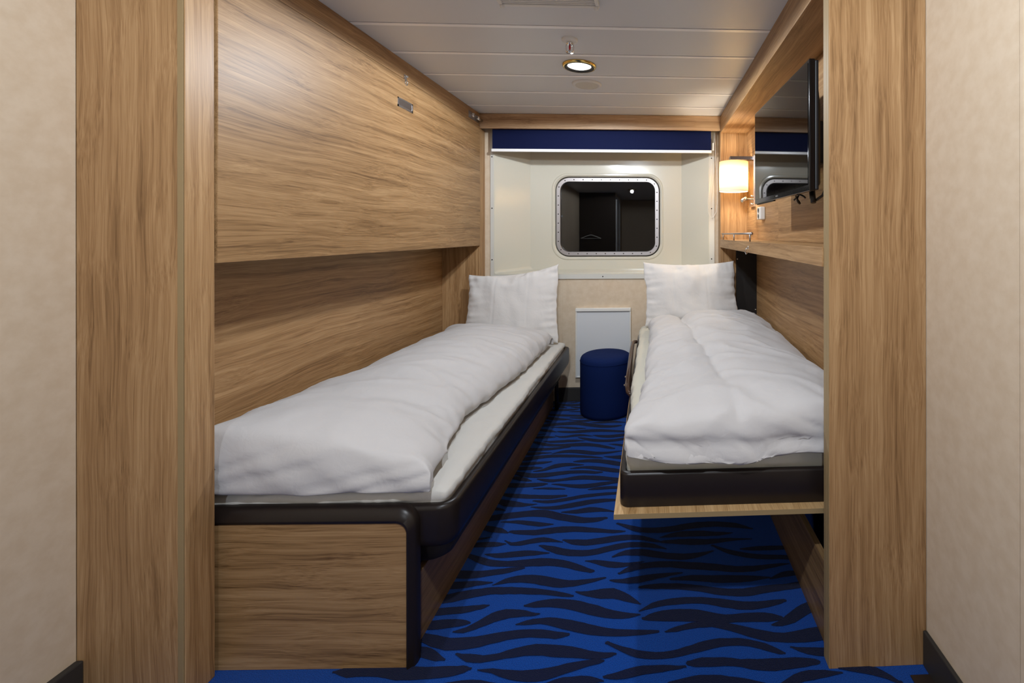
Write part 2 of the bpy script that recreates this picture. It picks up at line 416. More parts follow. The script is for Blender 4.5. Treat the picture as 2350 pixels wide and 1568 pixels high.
OPX0, OPX1, OPZ0, OPZ1 = -1.172, 0.438, 0.965, 2.02      # opening of the window moulding
def back_wall():
    bm = B()
    # wall panels around the moulding, with fine joints
    xs = [XL - 0.30, -0.668, -0.052, XR + 0.30]
    for a, b in zip(xs, xs[1:]): box(bm, a + 0.0008, b - 0.0008, YB, YB + 0.03, 0, OPZ0)
    box(bm, XL - 0.30, OPX0, YB, YB + 0.03, OPZ0, ZC); box(bm, OPX1, XR + 0.30, YB, YB + 0.03, OPZ0, ZC)
    box(bm, OPX0, OPX1, YB, YB + 0.03, OPZ1, ZC)
    box(bm, XL - 0.30, XR + 0.30, YB + 0.002, YB + 0.03, 0, OPZ0)
    return structure('wall_back', bm, BEIGE)
back_wall()
def base_strip(name, pts_bm): return structure(name, pts_bm, DARKGREY, bevel=0.004)
base_strip('baseboard_back', bx(-0.72, XR + .2, YB - 0.013, YB, 0, 0.104))
base_strip('baseboard_right', bx(XWR - 0.013, XWR, YEND, YE1 - 0.001, 0, 0.103))
base_strip('baseboard_left', bx(XWL + 0.014, XWL + 0.034, YREAR, YP1 - 0.001, 0, 0.138))
structure('trim_1', bx(0.735, XWR - 0.013, -0.2, 1.262, 0.0, 0.004), mat('brown_threshold', srgb(40, 30, 26), 0.45))

# ------------------------------------------------------------------ window: moulded surround, steel ring, pane
def make_window():
    W = thing('window_1', 'rounded rectangular ship window with riveted steel ring in cream moulded recess', 'window', (-0.36, YB, OPZ0))
    W['kind'] = 'structure'
    YI = 3.66                                            # inner plane
    ix0, ix1, iz0, iz1 = -0.957, 0.243, 0.982, 1.96
    wx0, wx1, wz0, wz1 = -0.772, 0.078, 1.072, 1.728     # raised rim of the porthole
    n = 10
    def lp(x0, x1, z0, z1, r, y): return [(x, y, z) for x, z in rrect(x0, x1, z0, z1, r, n)]
    bm = B()
    loops = [lp(OPX0 - 0.030, OPX1 + 0.045, OPZ0 - 0.042, OPZ1 + 0.02, 0.004, YB - 0.002),
             lp(OPX0 - 0.029, OPX1 + 0.044, OPZ0 - 0.041, OPZ1 + 0.02, 0.004, YB - 0.007),
             lp(OPX0 - 0.002, OPX1 + 0.002, OPZ0 - 0.002, OPZ1 + 0.002, 0.012, YB - 0.008),
             lp(OPX0, OPX1, OPZ0, OPZ1, 0.016, YB - 0.006),
             lp(OPX0 + 0.012, OPX1 - 0.012, OPZ0 + 0.005, OPZ1 - 0.002, 0.02, YB + 0.015),
             lp(ix0 - 0.006, ix1 + 0.006, iz0 - 0.001, iz1 + 0.004, 0.03, YI - 0.008),
             lp(ix0, ix1, iz0, iz1, 0.03, YI),
             lp(wx0 - 0.018, wx1 + 0.018, wz0 - 0.018, wz1 + 0.018, 0.125, YI),
             lp(wx0 - 0.012, wx1 + 0.012, wz0 - 0.012, wz1 + 0.012, 0.122, YI - 0.006),
             lp(wx0 - 0.002, wx1 + 0.002, wz0 - 0.002, wz1 + 0.002, 0.115, YI - 0.007),
             lp(wx0 + 0.008, wx1 - 0.008, wz0 + 0.008, wz1 - 0.008, 0.110, YI + 0.004),
             lp(wx0 + 0.012, wx1 - 0.012, wz0 + 0.012, wz1 - 0.012, 0.108, YI + 0.05)]
    loft(bm, loops, cap0=False, cap1=False, smooth=True)
    for f in bm.faces: f.smooth = True
    sur = obj('surround', bm, CREAM, W, smooth=True, auto=25, label='cream glossy moulded recess')
    # pale flange strips with screws around the recess
    bm = B()
    box(bm, OPX0 - 0.030, OPX0 - 0.006, YB - 0.0095, YB - 0.003, OPZ0 - 0.042, OPZ1)
    box(bm, OPX1 + 0.006, OPX1 + 0.045, YB - 0.0095, YB - 0.003, OPZ0 - 0.042, OPZ1)
    box(bm, OPX0 - 0.006, OPX1 + 0.006, YB - 0.0095, YB - 0.003, OPZ0 - 0.042, OPZ0 - 0.008)
    obj('flange', bm, FLANGE, W)
    def screw(x, z):
        obj('screw', lathe(B(), [(0, -0.003), (0.004, -0.003), (0.005, 0), (0.005, 0.004)], (x, YB - 0.009, z), 'Y', 12), SCREW, W)
    for z in (1.07, 1.455, 1.84):
        screw(OPX0 - 0.018, z); screw(OPX1 + 0.022, z)
    screw(-0.367, OPZ0 - 0.025)
    # steel clamping ring
    rx0, rx1, rz0, rz1 = wx0 + 0.016, wx1 - 0.016, wz0 + 0.016, wz1 - 0.016
    bm = B(); t = 0.033
    loft(bm, [lp(rx0, rx1, rz0, rz1, 0.104, YI + 0.045), lp(rx0, rx1, rz0, rz1, 0.104, YI + 0.004),
              lp(rx0 + .003, rx1 - .003, rz0 + .003, rz1 - .003, 0.102, YI + 0.001),
              lp(rx0 + t - .002, rx1 - t + .002, rz0 + t - .002, rz1 - t + .002, 0.073, YI + 0.001),
              lp(rx0 + t, rx1 - t, rz0 + t, rz1 - t, 0.072, YI + 0.004),
              lp(rx0 + t, rx1 - t, rz0 + t, rz1 - t, 0.072, YI + 0.045)], cap0=False, cap1=False)
    ring = obj('steel_ring', bm, STEEL, W, smooth=True, auto=30)
    cx0, cx1, cz0, cz1 = rx0 + t * .5, rx1 - t * .5, rz0 + t * .5, rz1 - t * .5
    path = rrect(cx0, cx1, cz0, cz1, 0.088, 6)
    # evenly spaced rivets along the ring's centre line
    seg = []; tot = 0
    for i in range(len(path)):
        a = Vector(path[i]); b = Vector(path[(i + 1) % len(path)]); d = (b - a).length; seg.append((a, b, d)); tot += d
    N = 36; acc = 0; i = 0
    for k in range(N):
        s = (k + .5) * tot / N
        while acc + seg[i][2] < s: acc += seg[i][2]; i += 1
        q = seg[i][0].lerp(seg[i][1], (s - acc) / seg[i][2])
        obj('rivet', lathe(B(), [(0, -0.003), (0.003, -0.0028), (0.0046, -0.001), (0.005, 0.002)], (q.x, YI + 0.001, q.y), 'Y', 10), SCREW, ring)
    bm = B(); g = t - 0.006
    loft(bm, [lp(rx0 + g, rx1 - g, rz0 + g, rz1 - g, 0.076, YI + 0.022), lp(rx0 + g, rx1 - g, rz0 + g, rz1 - g, 0.076, YI + 0.030)], smooth=False)
    obj('pane', bm, GLASS, W)
    # small maker's diamond etched on the left edge of the glass
    bm = B(); x, z = -0.714, 1.405
    vs = [bm.verts.new((x + dx, YI + 0.0212, z + dz)) for dx, dz in ((-.011, 0), (0, -.008), (.011, 0), (0, .008))]
    bm.faces.new(vs)
    obj('etched_mark', bm, mat('etched', srgb(70, 74, 78), 0.6), W)
make_window()
# black sheet added behind the pane to stand for the night outside
structure('night_backing', bx(-1.1, 0.4, 3.86, 3.88, 0.8, 2.0), mat('night_outside', srgb(3, 4, 6), 0.9, spec=0.0))

# ------------------------------------------------------------------ left fitted unit
def left_unit():
    T = thing('bunk_alcove', 'wood laminate bunk alcove on the left around the white bed', 'built-in unit', (-1.38, 2.3, 0))
    bm = B(); box(bm, XBL - 0.006, -1.262, YP1, YP2 - 0.02, 0, ZC)
    box(bm, XBL - 0.006, -1.247, YP1 + 0.02, YP2, 0, ZC)
    obj('front_pilaster', bm, WZ, T, bevel=0.0015)
    bm = B(); box(bm, -1.262, -1.2475, YP1 - 0.0004, YP1 + 0.02, 0, ZC)
    obj('edge_band', bm, EDGE, T, bevel=0.001)
    obj('side_panel', bx(-1.2474, XL, YP1 + 0.002, YP2, 0, ZC), WZB, T, bevel=0.002)
    obj('valance', bx(XL - 0.02, XL, YP2, YV, 2.0455, ZC - 0.0005), WY, T, bevel=0.001)
    obj('backboard', bx(XBL - 0.02, XBL, YP2, YV + 0.02, 0, ZC - 0.0005), WY, T)
    bm = B(); box(bm, XBL, XL, YV, YB - 0.001, 0, 2.031)
    obj('rear_partition', bm, WZ, T, bevel=0.002)
    obj('skirting_board', bx(-0.735, -0.715, 1.44, 3.36, 0, 0.215), wood('wood_skirting', 1, 9.0, (80, 60, 40), (114, 88, 60), (142, 114, 82)), T, bevel=0.001)
    # bolt recess in the valance by the outer wall
    rec = obj('bolt_recess', bx(XL + 0.0002, XL + 0.0012, 3.165, 3.345, 2.062, 2.108), STEEL, T, bevel=0.0004)
    bm = B(); lathe(bm, [(0, .02), (.013, .02), (.015, .016), (.015, .0)], (XL + .001, 3.215, 2.086), 'X', 24); obj('bolt_socket', bm, CHROME, rec)
    bm = B(); tube(bm, [(XL + .014, 3.265, 2.086), (XL + .016, 3.36, 2.083)], [.013, .012], 16); obj('bolt_pin', bm, CHROME, rec)
left_unit()

def folded_bunk():
    T = thing('folded_bunk', 'upper bunk folded flush against the left wall, wide wood grained front', 'bunk bed', (-1.25, 2.35, 1.178))
    obj('front_panel', bx(-1.262, -1.2395, 1.3625, 3.3605, 1.178, 2.0415), wood('wood_bunk', 1, 12.0, (98, 70, 42), (146, 112, 74), (180, 145, 103)), T, bevel=0.0015)
    obj('mattress_tray', bx(-1.44, -1.264, 1.40, 3.33, 1.24, 2.02), BLACKM, T)
    # recessed pull
    bm = B(); y0, y1, z0, z1 = 2.287, 2.428, 1.889, 1.935
    box(bm, -1.240, -1.2375, y0, y1, z0, z0 + .010); box(bm, -1.240, -1.2375, y0, y1, z1 - .006, z1)
    box(bm, -1.240, -1.2375, y0, y0 + .008, z0, z1); box(bm, -1.240, -1.2375, y1 - .008, y1, z0, z1)
    h = obj('recessed_handle', bm, mat('satin_aluminium', (.62, .62, .62, 1), .3, 1.0), T)
    obj('handle_bowl', bx(-1.2396, -1.2385, y0 + .007, y1 - .007, z0 + .009, z1 - .005), mat('bright_bowl', (.70, .70, .74, 1), .18, 1.0), h)
folded_bunk()

def latch(name, label, x, y, z, sgn):
    T = thing(name, label, 'latch', (x, y, z))
    bm = B()
    def P(w_, z0, z1, d0, d1):
        a, b = sorted((x + sgn * d0, x + sgn * d1))
        return box(bm, a, b, y - w_, y + w_, z0, z1)
    P(.011, z - .006, z + .032, 0, .004)
    obj('plate', bm, CHROME, T, bevel=.002)
    bm = B()
    for dy in (-.006, .006): lathe(bm, [(0, sgn * .014), (.0045, sgn * .012), (.005, sgn * .004)], (x, y + dy, z + .024), 'X', 12)
    obj('knuckle', bm, CHROME, T)
    bm = B(); tube(bm, [(x + sgn * .006, y + .011 * math.cos(t), z - .008 + .012 * math.sin(t)) for t in [i * math.pi / 8 for i in range(16)]], .0035, 8, closed=True)
    obj('ring_pull', bm, CHROME, T)
latch('turn_latch', 'small chrome turn latch over the gap above the folded bunk', XL, 2.365, 2.036, 1)

# ------------------------------------------------------------------ right fitted unit with niche
def right_unit():
    T = thing('wall_niche_unit', 'wood laminate unit on the right with open niche, shelf and tall end panel', 'built-in unit', (0.66, 2.3, 0))
    obj('end_panel', bx(XR + 0.0006, XWR - 0.0005, YE1, YE2 - .0005, 0, ZC - .0005), WZ, T, bevel=0.001)
    bm = B()
    box(bm, XR - .0006, XR + .003, YE1 + .0015, YE1 + .016, 0.0, ZC - .001); box(bm, XR - .0006, XR + .003, YE1 + .017, YE2, 0, ZC - .001)
    obj('edge_band', bm, EDGE, T, bevel=0.0008)
    obj('valance', bx(XR, XR + .020, YE2, YV, 2.012, ZC - .0005), WY, T, bevel=0.001)
    obj('niche_ceiling', bx(XR + .0205, XWR - .002, YE2, YV, 2.0135, 2.030), WY, T)
    obj('niche_back', bx(0.713, 0.728, YE2, YV + .01, 1.19, 2.0133), wood('wood_niche', 1, 15.0), T)
    obj('access_panel', bx(0.7105, 0.7135, YE2, 2.52, 1.222, 2.012), wood('wood_access', 1, 21.0), T)
    obj('rear_partition', bx(XR, XWR - .002, YV, YB - .001, 0, 2.031), WZB, T, bevel=0.001)
    obj('shelf', bx(XR - .0055, 0.713, YE2, YV - .0005, 1.162, 1.2200), wood('wood_shelf', 1, 17.0), T, bevel=0.0012)
    obj('backboard', bx(XBR, XBR + .015, YE2, YV, 0, 1.20), wood('wood_backboard', 1, 19.0), T)
    pl = obj('hinge_plate', bx(0.629, XBR, YV - .022, YV - .0005, 0.16, 1.161), BLACKM, T, bevel=.001, label='black steel hinge plate')
    for x, z in ((.637, 1.075), (.771, .70)):
        obj('screw', lathe(B(), [(0, -.004), (.005, -.003), (.006, 0)], (x, YV - .022, z), 'Y', 12), CHROME, pl)
    obj('toe_board', bx(0.530, 0.550, YE2, YV - .001, 0, 0.252), wood('wood_toe', 1, 23.0, (86, 64, 42), (124, 96, 64), (152, 122, 86)), T, bevel=.001)
right_unit()

def hook():
    T = thing('wall_hook', 'small chrome hook hanging under the front edge of the niche shelf', 'hook', (XR - .006, 2.367, 1.165))
    x = XR - .0055
    obj('plate', lathe(B(), [(0, -.004), (.008, -.003), (.009, 0)], (x, 2.367, 1.190), 'X', 16), CHROME, T)
    bm = B(); tube(bm, [(x - .003, 2.367, 1.192), (x - .012, 2.367, 1.180), (x - .016, 2.367, 1.166), (x - .012, 2.367, 1.156), (x - .004, 2.367, 1.160)], .0035, 8)
    obj('bent_hook', bm, CHROME, T)
hook()

def guard_rail():
    T = thing('guard_rail', 'thin steel guard rail standing at the far end of the niche shelf', 'rail', (.524, 2.85, 1.22))
    bm = B(); tube(bm, [(.524, 2.36, 1.262), (.524, 3.35, 1.262)], .0055, 12); lathe(bm, [(0, -.006), (.008, -.004), (.008, .004), (0, .006)], (.524, 2.36, 1.262), 'Y', 14)
    obj('bar', bm, STEEL, T)
    for y in (2.40, 2.87, 3.30):
        bm = B(); tube(bm, [(.524, y, 1.2195), (.524, y, 1.262)], .0045, 10); obj('post', bm, STEEL, T)
guard_rail()

# ------------------------------------------------------------------ pelmet and roller blind
def pelmet():
    o = obj('pelmet', bx(XL, XR, YV, YV + .022, 2.031, ZC - .0005), wood('wood_pelmet', 0, 33.0, (150, 116, 84), (190, 156, 120), (214, 182, 146)), loc=(-.366, YV, 2.031), bevel=.001)  # paler wood tones stand in for bounce light on the board
    tag(o, 'narrow horizontal wood board above the navy blind, below the ceiling', 'pelmet')
pelmet()
def blind():
    T = thing('roller_blind', 'rolled up navy blue window blind with white bottom bar', 'blind', (-.36, 3.41, 2.03))
    bm = B()
    n = 30
    x0, x1, zt, zb = -1.166, .449, 2.034, 1.885
    f = [[bm.verts.new((x0 + (x1 - x0) * i / n, 3.402 + .0015 * math.sin(i * .9), z)) for i in range(n + 1)] for z in (zt, zb)]
    bk = [[bm.verts.new((x0 + (x1 - x0) * i / n, 3.404 + .0015 * math.sin(i * .9), z)) for i in range(n + 1)] for z in (zt, zb)]
    for i in range(n):
        bm.faces.new((f[1][i], f[1][i + 1], f[0][i + 1], f[0][i])); bm.faces.new((bk[0][i], bk[0][i + 1], bk[1][i + 1], bk[1][i]))
    obj('blind_fabric', bm, NAVY, T)
    bm = B(); tube(bm, [(x0, 3.425, 2.062), (x1, 3.425, 2.062)], .022, 20); obj('roller_tube', bm, NAVY, T)
    bm = B(); prof = rrect(3.395, 3.413, 1.868, 1.889, .004, 4)
    loft(bm, [[(x0 - .004, y, z) for y, z in prof], [(x1 + .003, y, z) for y, z in prof]], smooth=False)
    obj('bottom_bar', bm, WHITEP, T)
    bm = B()
    loop = [(x1 + .028, 3.43, 2.03), (x1 + .025, 3.432, 1.90), (x1 + .006, 3.43, 1.72), (x1 - .018, 3.43, 1.52), (x1 - .018, 3.43, 1.43), (x1 - .002, 3.43, 1.385), (x1 + .020, 3.43, 1.388), (x1 + .044, 3.432, 1.43), (x1 + .054, 3.43, 1.52), (x1 + .048, 3.43, 1.72), (x1 + .036, 3.43, 1.9), (x1 + .034, 3.43, 2.03)]
    tube(bm, loop, .0017, 6); obj('pull_cord', bm, WHITEPLASTIC, T)
    obj('cord_clamp', bx(x1 + .012, x1 + .026, 3.42, 3.44, 1.89, 1.95), WHITEPLASTIC, T, bevel=.003)
blind()

# ------------------------------------------------------------------ bedding helpers
def bag_mesh(nu, nv, fx, flip):
    """two sheets of cloth sewn along their common edge"""
    top = {}; bot = {}; V = []; F = []
    for i in range(nu + 1):
        for j in range(nv + 1): top[i, j] = len(V); V.append(fx(i / nu, j / nv, 1))
    for i in range(nu + 1):
        for j in range(nv + 1):
            if i in (0, nu) or j in (0, nv): bot[i, j] = top[i, j]
            else: bot[i, j] = len(V); V.append(fx(i / nu, j / nv, -1))
    for i in range(nu):
        for j in range(nv):
            p = (top[i, j], top[i + 1, j], top[i + 1, j + 1], top[i, j + 1]); q = (bot[i, j], bot[i, j + 1], bot[i + 1, j + 1], bot[i + 1, j])
            F += [p[::-1], q[::-1]] if flip else [p, q]
    return V, F
def nz(x, y, z, s): return noise.noise(Vector((x * s, y * s, z)))
def puff(V, F, pressure, frames, gravity, colliders, tens, bend, shrink):
    """let the cloth settle under air pressure and return the settled points"""
    me = bpy.data.meshes.new('settling_cloth'); me.from_pydata(V, [], F); me.update()
    o = bpy.data.objects.new('settling_cloth', me); col.objects.link(o)
    extra = []
    for (x0, x1, y0, y1, z0, z1, fr, bev) in colliders:
        cm = bpy.data.meshes.new('settling_block'); bm = box(B(), x0, x1, y0, y1, z0, z1); bm.to_mesh(cm); bm.free()
        c = bpy.data.objects.new('settling_block', cm); col.objects.link(c); extra.append(c)
        if bev:
            m = c.modifiers.new('bevel', 'BEVEL'); m.width = bev; m.segments = 3
        c.modifiers.new('collision', 'COLLISION')
        c.collision.thickness_outer = .004; c.collision.thickness_inner = .05; c.collision.cloth_friction = fr
    m = o.modifiers.new('cloth', 'CLOTH'); t = m.settings
    t.quality = 8; t.mass = .3; t.tension_stiffness = tens; t.compression_stiffness = tens; t.shear_stiffness = tens * .5; t.bending_stiffness = bend
    t.tension_damping = 15; t.compression_damping = 15; t.shear_damping = 15; t.bending_damping = .5; t.air_damping = 2
    t.use_pressure = True; t.uniform_pressure_force = pressure; t.shrink_min = shrink; t.effector_weights.gravity = gravity
    m.collision_settings.distance_min = .004; m.collision_settings.collision_quality = 3; m.collision_settings.use_self_collision = False
    m.point_cache.frame_start = 1; m.point_cache.frame_end = frames
    for f in range(1, frames + 1): sc.frame_set(f)
    u = o.modifiers.new('finer', 'SUBSURF'); u.levels = 1; u.render_levels = 1
    e = o.evaluated_get(bpy.context.evaluated_depsgraph_get())
    me2 = e.to_mesh(); co = np.array([v.co[:] for v in me2.vertices]); fs = [tuple(q.vertices) for q in me2.polygons]; e.to_mesh_clear()
    for x in [o] + extra: bpy.data.objects.remove(x, do_unlink=True)
    sc.frame_set(1)
    return co, fs
pill_cols, pill_rows, duv_cols, duv_rows = 44, 32, 96, 40
def soft_pillow(seed):
    fx = lambda u, v, s: ((u - .5) * .72, (v - .5) * .50, s * .004 * min(1, min(u, 1 - u, v, 1 - v) * 20) + .004 * nz(u, v, seed, 7))
    V, F = bag_mesh(pill_cols, pill_rows, fx, False)
    co, F = puff(V, F, 1.5, 45, 0.0, [], 25, .25, -.015)
    # straighten the seams the air has pulled in, keeping their small puckers
    g = co[:(pill_cols + 1) * (pill_rows + 1)].reshape(pill_cols + 1, pill_rows + 1, 3)
    def sm(e): return np.array([e[max(0, i - 4):i + 5].mean() for i in range(len(e))])
    tb, bb = g[:, -1, 1], g[:, 0, 1]; la, ra = g[0, :, 0], g[-1, :, 0]
    U_ = np.linspace(0, 1, pill_cols + 1); V_ = np.linspace(0, 1, pill_rows + 1)
    T1 = .245 - .022 * np.sin(np.pi * U_) + .5 * (tb - sm(tb)); B1 = -.245 + .022 * np.sin(np.pi * U_) + .5 * (bb - sm(bb))
    L1 = -.345 + .016 * np.sin(np.pi * V_) + .6 * (la - sm(la)); R1 = .345 - .016 * np.sin(np.pi * V_) + .6 * (ra - sm(ra))
    gi = np.linspace(-.345, .345, pill_cols + 1)
    out = co.copy()
    for n, (x, y, z) in enumerate(co):
        iu = (x + .345) / .69 * pill_cols; iv = (y + .245) / .49 * pill_rows
        iu = min(max(iu, 0), pill_cols); iv = min(max(iv, 0), pill_rows); ku = np.arange(pill_cols + 1); kv = np.arange(pill_rows + 1)
        b0, b1, B_, T_ = (np.interp(iu, ku, q) for q in (bb, tb, B1, T1)); a0, a1, L_, R_ = (np.interp(iv, kv, q) for q in (la, ra, L1, R1))
        out[n, 0] = L_ + (x - a0) / (a1 - a0) * (R_ - L_); out[n, 1] = B_ + (y - b0) / (b1 - b0) * (T_ - B_)
    return out, F
def soft_duvet_left():
    ys = [1.36, 1.6, 1.87, 2.4, 2.8, 3.4]; xr = [-.70, -.76, -.79, -.78, -.77, -.73]
    def fx(u, v, s):
        y = 1.40 + u * 1.93; x1 = float(np.interp(y, ys, xr)); x0 = -1.505
        e = min(u * 2.4, (1 - u) * 2.4, v, 1 - v)
        return (x0 + v * (x1 - x0), y, .57 + s * .022 * min(1, e * 8) + .022 * nz(y * 3, v * 2.2, 1.3, 1) + .014 * nz(y * 10, v * 5, 5.3, 1))
    V, F = bag_mesh(duv_cols, duv_rows, fx, True)
    return puff(V, F, 1.6, 50, .1, [(-1.52, -.5, 1.25, 3.46, .2, .487, 8, 0), (-1.9, -1.511, 1, 3.6, 0, 1.5, 1, 0), (-1.6, -.4, 3.34, 3.6, 0, 1.5, 1, 0)], 12, .1, -.06)
def soft_duvet_right():
    ys = [1.36, 1.45, 1.6, 1.8, 2.2, 3.4]; xl = [.0, 0, 0, .01, .02, .04]
    def fx(u, v, s):
        y = 1.40 + u * 1.93; x0 = float(np.interp(y, ys, xl)); x1 = .77
        e = min(u * 2.4, (1 - u) * 2.4, v, 1 - v)
        return (x0 + v * (x1 - x0), y, .69 + s * .022 * min(1, e * 8) + .022 * nz(y * 3, v * 2.2, 11.3, 1) + .014 * nz(y * 10, v * 5, 15.3, 1))
    V, F = bag_mesh(duv_cols, duv_rows, fx, True)
    return puff(V, F, 1.6, 50, .1, [(-.5, .79, 1.25, 3.46, .3, .60, 8, 0), (.777, 1.2, 1, 3.6, 0, 1.5, 1, 0), (-.4, 1.6, 3.34, 3.6, 0, 1.5, 1, 0)], 12, .1, -.06)
DUVET_LEFT = soft_duvet_left()
DUVET_RIGHT = soft_duvet_right()
PILLOW_A = soft_pillow(3.1)
PILLOW_B = soft_pillow(8.7)

def mattress(name, label, x0, x1, y0, y1, z0, z1, m, r, side, seed, zlip):
    """soft rounded slab in a fitted sheet; wrinkled on its sides"""
    nx, ny, nk = 60, 180, 10
    def P(u, v, wv):
        x = x0 + u * (x1 - x0); y = y0 + v * (y1 - y0); z = z0 + wv * (z1 - z0)
        # round the box
        cx = min(max(x, x0 + r), x1 - r); cy = min(max(y, y0 + r), y1 - r); cz = min(max(z, z0), z1 - r)
        d = Vector((x - cx, y - cy, z - cz))
        if d.length > 1e-9:
            d = d.normalized() * min(r, d.length if False else r); p = Vector((cx, cy, cz)) + d
        else: p = Vector((x, y, z))
        n1 = noise.noise(Vector((y * 9, x * 9, seed))); n2 = noise.noise(Vector((y * 26, x * 22, seed + 5 + z * 3)))
        up = max(0, min(1, (z - z0) / (z1 - z0)))
        if u in (0, 1) or v in (0, 1):
            lip = max(0.0, min(1.0, (p.z - zlip) / .008)); k = (0.014 * max(0, n1 + .2) + 0.009 * abs(n2)) * lip
            if u == 0: p.x -= abs(k) if side == 'L' else 0
            if u == 1: p.x += abs(k) if side == 'R' else 0
            if v == 0: p.y -= abs(k)
        if wv == 1: p.z += 0.004 * n1 + 0.0015 * n2
        return p
    verts = []; faces = []; idx = {}
    def V(i, j, k):
        key = (i, j, k)
        if key not in idx: idx[key] = len(verts); verts.append(P(i / nx, j / ny, k / nk)[:])
        return idx[key]
    for i in range(nx):
        for j in range(ny):
            faces.append((V(i, j, nk), V(i + 1, j, nk), V(i + 1, j + 1, nk), V(i, j + 1, nk)))
            faces.append((V(i, j, 0), V(i, j + 1, 0), V(i + 1, j + 1, 0), V(i + 1, j, 0)))
    for i in range(nx):
        for k in range(nk):
            faces.append((V(i, 0, k), V(i + 1, 0, k), V(i + 1, 0, k + 1), V(i, 0, k + 1)))
            faces.append((V(i, ny, k), V(i, ny, k + 1), V(i + 1, ny, k + 1), V(i + 1, ny, k)))
    for j in range(ny):
        for k in range(nk):
            faces.append((V(0, j, k), V(0, j, k + 1), V(0, j + 1, k + 1), V(0, j + 1, k)))
            faces.append((V(nx, j, k), V(nx, j + 1, k), V(nx, j + 1, k + 1), V(nx, j, k + 1)))
    o = obj(name, (verts, faces), m, loc=((x0 + x1) / 2, (y0 + y1) / 2, z0), smooth=True)
    return tag(o, label, 'mattress')

def soft(name, label, cat, data, warp, loc, m=None):
    co, faces = data
    co = [tuple(warp(*(float(q) for q in p))) for p in co]
    o = obj(name, (co, faces), m or LINEN, loc=loc, smooth=True)
    return tag(o, label, cat)

def crease(x, y, seed, k=2.0):
    """sharp-topped ripples from folded noise, 0..1"""
    n = noise.noise(Vector((x, y, seed)))
    return max(0.0, 1 - k * abs(n)) ** 2
def pillow_warp(TL, TR, BR, BL, thick, sag, seed):
    TL, TR, BR, BL = map(Vector, (TL, TR, BR, BL))
    nrm = (BR - BL).cross(TL - BL).normalized()          # towards the camera
    def f(a, b, c):
        s = (a / 0.345 + 1) / 2; t = (b / 0.245 + 1) / 2
        rim = 2 * s - 1; s += .016 * rim * noise.noise(Vector((seed + rim, b * 11, 1.0))) + .008 * rim * noise.noise(Vector((seed - rim, b * 31, 2.0)))
        p = (BL * (1 - s) + BR * s) * (1 - t) + (TL * (1 - s) + TR * s) * t
        es = min(max(min(s, 1 - s), 0), .5) * .69; et = min(max(min(t, 1 - t), 0), .5) * .49
        # puckers that run in from the side seams, and soft dents
        d = .020 * math.exp(-es / .06) * noise.noise(Vector((seed, b * 34, es * 5))) + .014 * math.exp(-et / .055) * noise.noise(Vector((a * 28, seed + 4, et * 5)))
        d += .010 * noise.noise(Vector((a * 6, b * 6, seed + 9))) + .006 * noise.noise(Vector((a * 13 + 3 * b, b * 9, seed + 2))) - .003 * math.exp(-((a + .13) / .006) ** 2) - .002 * math.exp(-((a - .12) / .006) ** 2)
        d *= min(1, abs(c) / .03)
        q = p + nrm * (c * thick + (d if c > 0 else 0))
        q.z -= sag * (t * (1 - (2 * s - 1) ** 2))        # top edge dips between the corners
        return q[:]
    return f

